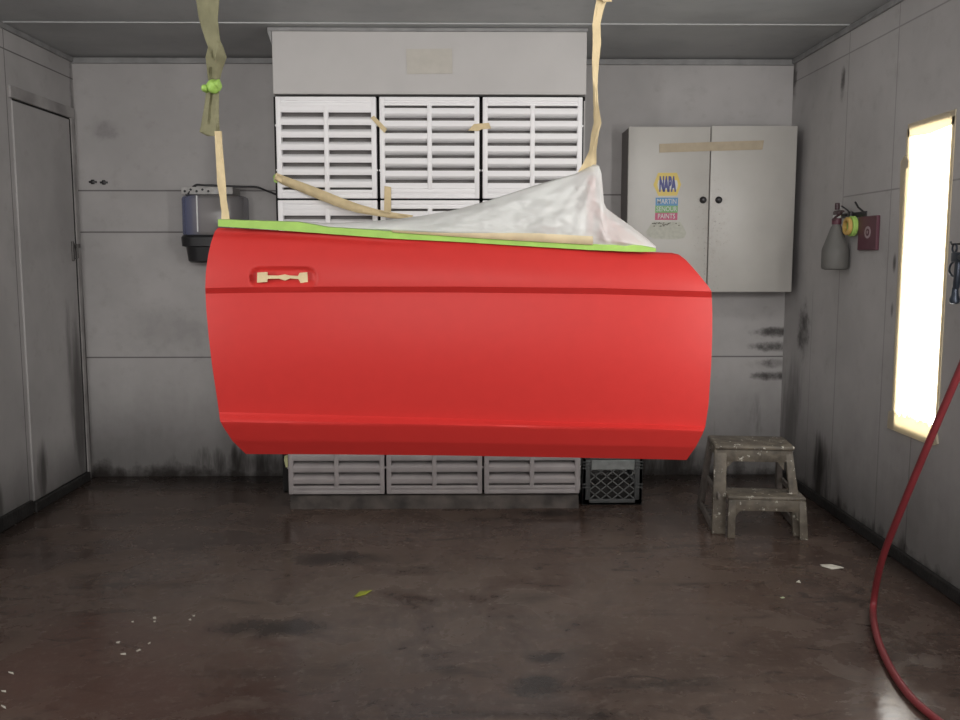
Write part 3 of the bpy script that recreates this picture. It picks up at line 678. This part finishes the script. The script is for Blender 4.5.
# ------------------------------------------------------------------ cream wall cabinet with stickers
CY = 5.50; cx0, cx1 = .953, 1.952; cz0, cz1 = 1.186, 2.158; cm = 1.440
cab = thing('wall_cabinet', 'cream two-door metal wall cabinet with paint stickers, beside the right corner', 'cabinet', ((cx0+cx1)/2, DEP, cz0))
co = Vector(cab.location)
def cbox(bm, x0, x1, y0, y1, z0, z1, **k): box(bm, x0-co.x, x1-co.x, y0-co.y, y1-co.y, z0-co.z, z1-co.z, **k)
bm = bmesh.new(); cbox(bm, cx0+.004, cx1-.004, CY+.02, DEP, cz0+.004, cz1-.002, bev=.004); link('cabinet_body', bm, M['cab_side'], cab)
doors = []
for nm, (a, b_) in (('l', (cx0, cm-.003)), ('r', (cm+.003, cx1))):
    bm = bmesh.new(); cbox(bm, a, b_, CY, CY+.02, cz0, cz1 + (.0 if nm == 'l' else .006), bev=.004); dr = link('cabinet_door', bm, M['cab'], cab, angle=40); doors.append(dr)
    kx = onY(703 if nm == 'l' else 718.6, 200, CY); bm = bmesh.new()
    lathe(bm, [(.020, 0), (.021, .003), (.012, .006), (.009, .012), (.015, .018), (.016, .024), (.010, .028)], Matrix.Translation(kx - co) @ Matrix.Rotation(math.pi/2, 4, 'X'), 18)
    link('knob', bm, M['iron'], dr, smooth=True)
def sticker_M(x, y): p = onY(x, y, CY) - co; return Matrix.Translation(p + Vector((0, -.0022, 0))) @ Matrix.Rotation(math.pi/2, 4, 'X')
def px_poly(bm, px, y_off, th, mi): prism(bm, [onY(x, y, CY) - co + Vector((0, y_off, 0)) for x, y in px], (0, th, 0), mi)
bm = bmesh.new(); px_poly(bm, [(653.3,185),(658,172.8),(677,172.8),(681,184.5),(677,195.6),(658.4,196)], -.0012, .002, 0)
px_poly(bm, [(657.4,184.8),(658.4,180.2),(676.8,180.2),(677.8,184.6),(676.8,189.4),(658.4,189.6)], -.0018, .001, 2)
text_faces(bm, 'NAPA', sticker_M(667.4, 184.8), .112, 1, .33, .008)
s1 = link('logo_sticker', bm, [M['yellow'], M['blue'], M['s_white'], ], doors[0]); s1['label'] = 'yellow hexagonal sticker with blue letters'
bm = bmesh.new()
for k, (y0, y1, mi, tx) in enumerate(((197.6,205.6,0,'MARTIN'), (205.6,212.8,1,'SENOUR'), (212.8,220,2,'PAINTS'))):
    x0 = 655.6 - k*.25; px_poly(bm, [(x0, y0), (x0+22.4, y0), (x0+22.2, y1), (x0-.2, y1)], -.0012, .002, k); text_faces(bm, tx, sticker_M(x0+11.2, (y0+y1)/2), .040, 3, .80, .0002)
s2 = link('paint_sticker', bm, [M['s_blue'], M['s_green'], M['s_red'], M['s_white']], doors[0]); s2['label'] = 'three-band sticker, blue, green and magenta with pale letters'
bm = bmesh.new(); px_poly(bm, [(646,232),(651,224),(653,221.5),(680,221.8),(683,226),(686.5,233),(684,238),(676,239.5),(655,239),(647,236)], -.0006, .001, 0)
random.seed(11)
for k in range(22): x_ = random.uniform(652, 679); y_ = random.uniform(222.4, 225.8); px_poly(bm, [(x_, y_), (x_+random.uniform(.6, 2.2), y_-.3), (x_+random.uniform(.6, 2), y_+random.uniform(.4, 1.2)), (x_-.2, y_+.6)], -.0016, .001, 1)
link('sticker_residue', bm, [M['resid'], M['resid_dark']], doors[0])
strip_px('tape_strip', 'long level faded tape strip across both doors of the cream wall cabinet', [(659.3,143.8),(712,142),(764,140.3),(763,146.6),(762.4,149.6),(712,151),(659.4,152.6)], CY-.004, M['tape_old'])

# ------------------------------------------------------------------ paper towel dispenser and its cable
dsp = thing('towel_dispenser', 'smoky translucent paper towel dispenser with black base on the back wall', 'dispenser', (-1.53, DEP, 1.36))
do = Vector(dsp.location); x0, x1 = -1.722, -1.352
def rprof(ins, yf):   # rounded front section in plan, from the wall out to yf
    P = []; w0, w1 = x0+ins, x1-ins; R_ = .085
    for k in range(9): a = math.pi - k/8*math.pi/2; P.append((w0+R_+R_*math.cos(a), yf+R_-R_*math.sin(a)))
    for k in range(9): a = math.pi/2 - k/8*math.pi/2; P.append((w1-R_+R_*math.cos(a), yf+R_-R_*math.sin(a)))
    return P + [(w1, DEP-.002), (w0, DEP-.002)]
def stack(bm, secs):
    R_ = [[bm.verts.new((x-do.x, y-do.y, z-do.z)) for x, y in rprof(i_, yf)] for z, i_, yf in secs]
    for a, b_ in zip(R_, R_[1:]):
        for k in range(len(a)): bm.faces.new((a[k], a[(k+1) % len(a)], b_[(k+1) % len(a)], b_[k]))
    bm.faces.new(R_[0][::-1]); bm.faces.new(R_[-1])
bm = bmesh.new(); stack(bm, [(1.525, .004, 5.555), (1.535, .0, 5.55), (1.742, 0, 5.55), (1.755, .004, 5.556), (1.765, .02, 5.575)]); link('cover', bm, M['smoke'], dsp, angle=40)
bm = bmesh.new(); stack(bm, [(1.362, .03, 5.585), (1.372, .022, 5.572), (1.455, .014, 5.562), (1.460, -.006, 5.543), (1.512, -.008, 5.54), (1.528, .0, 5.55)]); link('base', bm, M['black'], dsp, angle=35)
bm = bmesh.new(); box(bm, x0+.012-do.x, x1-.05-do.x, 5.58-do.y, -.002, 1.768-do.z, 1.812-do.z, bev=.004); tb = link('top_bracket', bm, mat('bracket_grey', (.42, .41, .40), .5, var=.2, vscale=40), dsp)
for k in range(5):
    bm = bmesh.new(); lathe(bm, [(.007, 0), (.007, .004), (.004, .006)], Matrix.Translation((x0+.035+k*.035-do.x, 5.58-do.y, (1.796 if k % 2 else 1.786)-do.z)) @ Matrix.Rotation(math.pi/2, 4, 'X'), 10); link('screw', bm, M['black'], tb)
bm = bmesh.new(); lathe(bm, [(.02, 0), (.068, 0), (.068, .20), (.02, .20)], Matrix.Translation((-1.60-do.x, 5.655-do.y, 1.545-do.z)), 28); link('paper_roll', bm, M['roll'], dsp, angle=40)
bm = bmesh.new(); box(bm, x0+.108-do.x, x0+.116-do.x, 5.5475-do.y, 5.556-do.y, 1.545-do.z, 1.76-do.z, bev=.002); link('cover_highlight', bm, mat('highlight_white', (.75, .75, .75), .2), dsp)  # pale strip stands in for the thin highlight on the cover
bm = bmesh.new(); lathe(bm, [(.016, 0), (.014, .006), (.01, .008)], Matrix.Translation((-1.405-do.x, 5.55-do.y, 1.575-do.z)) @ Matrix.Rotation(math.pi/2, 4, 'X'), 18); link('lock', bm, M['steel'], dsp, smooth=True)
bm = bmesh.new()
cp = [onY(188,194,5.58), onY(195,185.5,5.60), onY(205,185.2,5.62), onY(240,186.6,5.66), onY(256,187,5.68), onY(266,190.5,5.66), onY(279,195.5,5.55)]
tube(bm, spline(cp, 6), .0065, 8); tube(bm, [onY(195.5,185.5,5.60), onY(195.5,193,5.60)], .005, 8)
cable = link('black_cable', bm, M['black'], smooth=True); tag(cable, 'thin black cable running from above the dispenser to the side of the grille housing', 'cable')

# two small black bolts on the back wall near the personnel door
for k, (x, y, lab) in enumerate(((93,182,'small black wall bolt nearest the door, above the upper seam of the back wall'), (104,182.5,'small black wall bolt, the one farther from the door, above the upper seam'))):
    p = onY(x, y, DEP); bm = bmesh.new(); lathe(bm, [(.016, 0), (.016, .006), (.010, .008), (.010, .016), (.006, .018)], Matrix.Rotation(math.pi/2, 4, 'X'), 6)
    box(bm, -.024, .024, -.005, 0, -.006, .006); o = link('wall_bolt', bm, M['iron'], angle=40); o.location = p; tag(o, lab, 'bolt', 'wall bolts')

# ------------------------------------------------------------------ step stool
stool = thing('step_stool', 'paint-spattered two-step plastic step stool on the floor by the right corner', 'step stool', (1.246, 4.515, 0), math.radians(-6.5))
bm = bmesh.new()   # upper tread with its apron
box(bm, .004, .400, .03, .295, .426, .452, bev=.011, seg=3); box(bm, .016, .388, .040, .056, .366, .430, bev=.003); box(bm, .016, .032, .05, .285, .385, .430); box(bm, .372, .388, .05, .285, .385, .430); box(bm, .016, .388, .27, .285, .372, .430)
for a_, g_ in ((.062, .04), (.352, -.035)): prism(bm, [(a_, .041, .370), (a_+g_, .041, .370), (a_, .041, .325)], (0, .014, 0))
link('upper_step', bm, M['stool'], stool, angle=40)
bm = bmesh.new()   # lower tread, arched apron
box(bm, .062, .442, -.055, .125, .190, .212, bev=.008, seg=3); box(bm, .068, .436, -.058, -.044, .138, .194, bev=.003)
for a_, g_ in ((.100, .035), (.408, -.035)): prism(bm, [(a_, -.057, .140), (a_+g_, -.057, .140), (a_+g_*.4, -.057, .130), (a_, -.057, .100)], (0, .013, 0))
link('lower_step', bm, M['stool'], stool, angle=40)
def leg(p0, p1, w0, w1, m, u=Vector((1, 0, 0))):
    bm = bmesh.new(); bar(bm, p0, p1, w0, w1, u, bev=.003); link('leg', bm, m, stool, angle=40)
leg((.030, .005, 0), (.036, .056, .432), (.068, .030), (.060, .026), M['stool'])
leg((.425, .005, 0), (.372, .056, .432), (.050, .030), (.036, .026), M['stool'])
leg((.010, .515, 0), (.022, .285, .43), (.030, .060), (.028, .045), M['stool_side'])
leg((.436, .515, 0), (.380, .285, .43), (.030, .060), (.028, .045), M['stool_side'])
leg((.082, -.062, 0), (.084, -.05, .192), (.036, .024), (.036, .024), M['stool'])
leg((.436, -.062, 0), (.424, -.05, .192), (.040, .026), (.034, .024), M['stool'])
for a_ in (.006, .436):
    bm = bmesh.new(); bar(bm, (a_, .03, .022), (a_, .50, .022), (.014, .042), (.014, .042), bev=.003); link('side_rail', bm, M['stool_side'], stool, angle=40)
for a_ in (.022, .416):
    bm = bmesh.new(); bar(bm, (a_, -.04, .198), (a_, .36, .201), (.012, .030), (.012, .030), bev=.003); link('step_bracket', bm, M['stool_side'], stool, angle=40)

# ------------------------------------------------------------------ milk crate
crx0, crx1, cry0, cry1, crh = .648, .988, 5.045, 5.385, .275
crate = thing('milk_crate', 'dark grey plastic milk crate with diamond lattice sides, beside the lowest grille', 'crate', ((crx0+crx1)/2, (cry0+cry1)/2, 0))
w = (crx1-crx0)/2; bm = bmesh.new(); box(bm, -w, w, -w, w, .004, .018, bev=.003)
for sx in (-1, 1):
    for sy in (-1, 1): box(bm, sx*w-(.045 if sx > 0 else 0), sx*w+(0 if sx > 0 else .045), sy*w-(.022 if sy > 0 else 0), sy*w+(0 if sy > 0 else .022), .004, crh, bev=.004); box(bm, sx*w-(.022 if sx > 0 else 0), sx*w+(0 if sx > 0 else .022), sy*w-(.045 if sy > 0 else 0), sy*w+(0 if sy > 0 else .045), .004, crh, bev=.004)
for z0, z1 in ((.004, .036), (.262, crh)):
    for s in (-1, 1): box(bm, -w+.01, w-.01, s*(w-.009)-.009, s*(w-.009)+.009, z0, z1, bev=.003); box(bm, s*(w-.009)-.009, s*(w-.009)+.009, -w+.01, w-.01, z0, z1, bev=.003)
for z_ in (.10, .118, .21, .228, .246):   # stacking ribs on the corner posts
    for sx in (-1, 1): box(bm, sx*(w-.022)-.024, sx*(w-.022)+.024, -w-.004, -w+.004, z_, z_+.008, bev=.002)
link('crate_frame', bm, M['crate'], crate, angle=40)
lat = bmesh.new(); wi = w-.04; z0, z1 = .034, .21
def diag(bm, y, face):
    n_ = 4; p = 2*wi/n_; hh = z1-z0
    for k in range(-3, n_+1):
        for s in (1, -1):
            a = Vector((-wi + k*p, z0)); b_ = Vector((-wi + k*p + hh*1.22, z1))
            # clip to the panel
            t0 = max(0, (-wi - a.x)/(b_.x-a.x)); t1 = min(1, (wi - a.x)/(b_.x-a.x))
            if t1 - t0 < .05: continue
            q0, q1 = a.lerp(b_, t0), a.lerp(b_, t1)
            P0, P1 = (s*q0.x, y, q0.y), (s*q1.x, y, q1.y)
            if face == 'x': P0, P1 = (y, s*q0.x, q0.y), (y, s*q1.x, q1.y)
            bar(bm, P0, P1, (.005, .006), (.005, .006), Vector((0, 1, 0)) if face == 'y' else Vector((1, 0, 0)))
for s in (-1, 1): diag(lat, s*(w-.006), 'y'); diag(lat, s*(w-.006), 'x')
M['lattice'] = mat('crate_lattice_plastic', (.11, .112, .11), .45, var=.15, vscale=20)
link('lattice', lat, M['lattice'], crate)
for s in (-1, 1):
    bm = bmesh.new(); box(bm, -w+.05, w-.046, s*(w-.0065)-.0055, s*(w-.0065)+.0055, .205, .262, bev=.003); link('crate_panel', bm, M['crate_panel'], crate)
bm = bmesh.new(); N_ = 14
rows = [[Vector((lerp(-w+.03, w-.03, i/N_), lerp(-w+.03, w-.03, j/N_), .10 + .02*noise.noise((i*.5, j*.5, 3)))) for i in range(N_+1)] for j in range(N_+1)]
grid(bm, rows); 
for i in range(1): pass
b0 = bm.verts[:]; r = bmesh.ops.extrude_face_region(bm, geom=bm.faces[:]); 
for v in [q for q in r['geom'] if isinstance(q, bmesh.types.BMVert)]: v.co.z = .02
rag = link('dark_rags', bm, mat('dark_rags', (.02, .018, .017), .9, var=.4, vscale=30), smooth=True); rag.location = (crate.location.x, crate.location.y, 0)
tag(rag, 'heap of dark rags lying inside the grey milk crate', 'rags')

# ------------------------------------------------------------------ on the right wall: hook rail, spray bottle, tape rolls, maroon box
def at(x, y, X): return onX(x, y, X)
bot = thing('spray_bottle', 'smoky grey trigger spray bottle with maroon neck hanging on the right wall', 'spray bottle', (1.936, 4.825, 1.331))
bo = Vector(bot.location); bm = bmesh.new()
lathe(bm, [(.050, 0), (.064, .004), (.068, .014), (.0685, .100), (.066, .112), (.054, .145), (.040, .185), (.027, .222), (.021, .232), (.021, .242)], None, 32); link('bottle_body', bm, M['bottle'], bot, angle=50)
bm = bmesh.new(); lathe(bm, [(.023, .236), (.024, .24), (.024, .262), (.021, .268)], None, 20); link('collar', bm, M['maroon'], bot, angle=40)
bm = bmesh.new(); box(bm, -.016, .016, -.018, .018, .266, .285, bev=.005); link('spout', bm, M['s_white'], bot, angle=40)
bm = bmesh.new(); box(bm, -.011, .014, -.045, .030, .284, .308, bev=.007); tube(bm, [(0, -.03, .285), (-.022, -.036, .272), (-.034, -.038, .258)], .006, 8); lathe(bm, [(.012, .312), (.013, .33), (.012, .345), (.008, .348)], None, 14); tube(bm, [(.0, -.05, .300), (.0, -.085, .300)], [.008, .005], 10)
link('trigger_head', bm, mat('dark_maroon_plastic', (.045, .02, .025), .45), bot, angle=40)
p = bo + Vector((0, 0, .30)); bm = bmesh.new()
box(bm, -.006, 0, -.075, .24, -.010, .015, bev=.002)
for y in (0.0, -.02, .17, .20): pass
tube(bm, [(-.003, .0, .005), (-.055, .0, .002), (-.075, .0, .018)], .0045, 8); tube(bm, [(-.003, .06, .005), (-.03, .06, .03), (-.06, .06, .05)], .0045, 8); tube(bm, [(-.003, .22, .005), (-.04, .22, .035), (-.06, .23, .06)], .005, 8)
box(bm, -.02, -.002, .04, .08, -.012, .02, bev=.004)
hk = link('hook_rail', bm, M['iron'], angle=40); hk.location = (XR, 4.86, 1.612); hk.rotation_euler = (0, 0, math.pi)
for v in hk.data.vertices: v.co.x = -v.co.x; v.co.y = v.co.y
for v in hk.data.vertices: v.co.x *= -1
hk.rotation_euler = (0, 0, 0)
for v in hk.data.vertices: v.co.y *= -1
tag(hk, 'dark metal hook rail above the tape rolls on the right wall', 'hook rail')
def ring_mesh(ro, ri, wd):
    bm = bmesh.new(); n_ = 36; prof = [(ri, -wd/2), (ro-.003, -wd/2), (ro, -wd/2+.003), (ro, wd/2-.003), (ro-.003, wd/2), (ri, wd/2)]
    R_ = [[bm.verts.new((r_*math.cos(2*math.pi*k/n_), z, r_*math.sin(2*math.pi*k/n_))) for k in range(n_)] for r_, z in prof]
    for i in range(6):
        a, b_ = R_[i], R_[(i+1) % 6]
        for k in range(n_): bm.faces.new((a[k], a[(k+1) % n_], b_[(k+1) % n_], b_[k]))
    return bm
for X_, m, lab, ro in ((1.957, M['amber'], 'amber masking tape roll, outer one of two on the hook rail by the spray bottle', .046), (1.981, M['lime'], 'lime green masking tape roll, inner one of two hanging beside the maroon box', .052)):
    bm = ring_mesh(ro, .030, .018 if X_ < 1.97 else .026); o = link('tape_roll', bm, m, angle=40); o.location = (X_, 4.735, 1.555); o.rotation_euler = (0, 0, math.radians(90)); tag(o, lab, 'tape roll')
mb = thing('maroon_box', 'flat maroon box with a pale oval print fixed to the right wall', 'box', (XR, 4.575, 1.432)); 
bm = bmesh.new(); box(bm, -.018, 0, -.105, .105, 0, .168, bev=.003); link('box_body', bm, M['maroon'], mb)
bm = bmesh.new(); prism(bm, [(-.019, .035*math.cos(q*math.pi/14)-.01, .088+.030*math.sin(q*math.pi/14)) for q in range(28)], (.0015, 0, 0), 0); 
prism(bm, [(-.0198, .020*math.cos(q*math.pi/14)-.01, .088+.018*math.sin(q*math.pi/14)) for q in range(28)], (.0015, 0, 0), 1); 
prism(bm, [(-.0204, -.01+a_, .088+b_) for a_, b_ in ((-.012,.004),(-.004,.004),(0,.012),(.004,.004),(.012,.004),(.005,-.002),(.007,-.010),(0,-.005),(-.007,-.010),(-.005,-.002))], (.0015, 0, 0), 0)
link('oval_print', bm, [M['oval'], M['maroon']], mb)

# spray gun hanging beside the lit window
gun = thing('spray_gun', 'dark metal spray gun hanging on the right wall past the lit window', 'spray gun', (1.93, 3.60, 1.40)); go = Vector(gun.location)
def g(x, y): q = onX(x, y, 1.93); return q - go
bm = bmesh.new(); lathe(bm, [(.012, -.02), (.016, -.015), (.020, .02), (.018, .05), (.022, .06), (.022, .085)], Matrix.Translation((0, -.04, .0)) @ Matrix.Rotation(math.pi/2, 4, 'X'), 16); box(bm, -.014, .014, -.04, .03, -.02, .02, bev=.006)
bar(bm, (0, -.01, -.01), (0, .0, -.125), (.022, .030), (.020, .026), bev=.006); link('gun_body', bm, M['gun'], gun, angle=40)
bm = bmesh.new(); tube(bm, spline([(0, .02, -.015), (0, .05, -.03), (0, .058, -.055), (0, .03, -.075), (0, .005, -.07)], 5), .0045, 8); link('trigger', bm, M['gun'], gun, smooth=True)
bm = bmesh.new(); 
tube(bm, [Vector((0, .028 + .017*math.cos(q*math.pi/8), .035 + .017*math.sin(q*math.pi/8))) for q in range(17)], .004, 8, caps=False); link('hanging_ring', bm, M['gun'], gun, smooth=True)
bm = bmesh.new(); lathe(bm, [(.010, -.185), (.018, -.18), (.020, -.165), (.014, -.15), (.012, -.12)], Matrix.Translation((0, .005, 0)), 14); link('air_fitting', bm, M['gun'], gun, angle=40)
bm = bmesh.new(); tube(bm, [(.077, .028, .052), (.03, .028, .052), (-.012, .028, .050), (-.018, .028, .062)], .004, 8); lathe(bm, [(.016, 0), (.016, .004)], Matrix.Translation((.077, .028, .052)) @ Matrix.Rotation(-math.pi/2, 4, 'Y'), 14); link('wall_hook', bm, M['iron'], gun, smooth=True)

# ------------------------------------------------------------------ red air hose
hp_ = [Vector((1.965, 2.78, 1.60)), Vector((1.80, 2.84, 1.36)), onY(985,314,2.93), onY(960,370,2.98), onY(930,440,3.07), onY(901,510,3.2), onY(882,560,3.35), onY(873.5,603,3.46), onZ(875,628,.016), onZ(884,655,.014), onZ(902,686,.014), onZ(926,711,.014), onZ(975,745,.014), onZ(1060,780,.014), Vector((1.9, 2.2, .014))]
bm = bmesh.new(); tube(bm, [p if p.z > .0135 else Vector((p.x, p.y, .0135)) for p in spline(hp_, 10)], .0128, 14); hose = thing('air_hose', 'red rubber air hose coming off the right wall and curling onto the floor', 'hose', (1.5, 2.9, 0))
hh = link('hose_line', bm, M['hose'], hose, smooth=True); shift(hh, hose)
bm = bmesh.new(); lathe(bm, [(.018, 0), (.018, .03), (.012, .035), (.012, .05)], Matrix.Translation((XR-.03, 2.77, 1.645)) @ Matrix.Rotation(math.pi+.6, 4, 'Y'), 6); shift(link('coupling', bm, M['steel'], hose), hose)

# ------------------------------------------------------------------ scraps on the floor
def scrap(name, pts, lab, m, group=None, cat='scrap'):
    P = [onZ(x, y, .0015) for x, y in pts]; c_ = sum(P, Vector())/len(P); bm = bmesh.new()
    if name == 'paint_fleck': P = [c_ + (p - c_)*.7 for p in P]
    A = [bm.verts.new(Vector((p.x-c_.x, p.y-c_.y, .002 + (.001 if name == 'paint_fleck' else .005)*(i % 2)))) for i, p in enumerate(P)]; Bq = [bm.verts.new(v.co - Vector((0, 0, .0018))) for v in A]
    n_ = len(A); bm.faces.new(A); bm.faces.new(Bq[::-1]); [bm.faces.new((A[i], Bq[i], Bq[(i+1) % n_], A[(i+1) % n_])) for i in range(n_)]
    o = link(name, bm, m); o.location = (c_.x, c_.y, 0); return tag(o, lab, cat, group)
scrap('paper_scrap', [(820,564.5),(831,565.3),(840,566.2),(844,568.8),(832,569.2),(822,567.2)], 'pale torn paper sliver on the floor in front of the step stool', M['scrap'], cat='paper')
scrap('paper_scrap', [(796,582),(799,581.2),(801,582.8),(798,583.4)], 'tiny pale scrap on the floor just past the paper sliver', M['scrap'], cat='paper')
scrap('paint_fleck', [(779,597.4),(783,596.6),(786,597.6),(782,598.8)], 'tiny greenish white fleck on the floor nearest the long crack', mat('pale_green_scrap', (.45, .5, .33), .8), cat='fleck')
scrap('tape_scrap', [(354,596.5),(360,592.5),(367,590.8),(372,591.2),(366,594.2),(357,597.6)], 'yellow-green tape scrap on the pale floor patch below the door', M['scrap_y'], cat='tape')
fl = [((152,617.2),(156,616.4),(157,619),(153,619.4)), ((153,621),(156,620.6),(156,622),(153,622.2)), ((188,619),(191,618.4),(192,620.2),(189,620.6)), ((192,615),(196,614.6),(195,616.6),(192,616.6)), ((119,653.4),(127,652.6),(127,654.8),(120,655)), ((135,651),(140,648.6),(142,649.6),(137,652)), ((147,643.6),(151,641.6),(151,643),(148,644.6)), ((115,642),(121,640.8),(120,643),(116,643.6)), ((7,671),(14,672.6),(15,674.6),(8,672.8)), ((0,690),(7,690.6),(7,692.4),(1,691.6)), ((0,704),(6,706.6),(7,709.4),(1,706.6)), ((131,621.4),(134,620.8),(134,622.2),(131,622.4))]
for q in fl: scrap('paint_fleck', q, 'small white paint fleck on the dark floor at the near left', M['scrap'], 'white paint flecks on the floor', 'fleck')
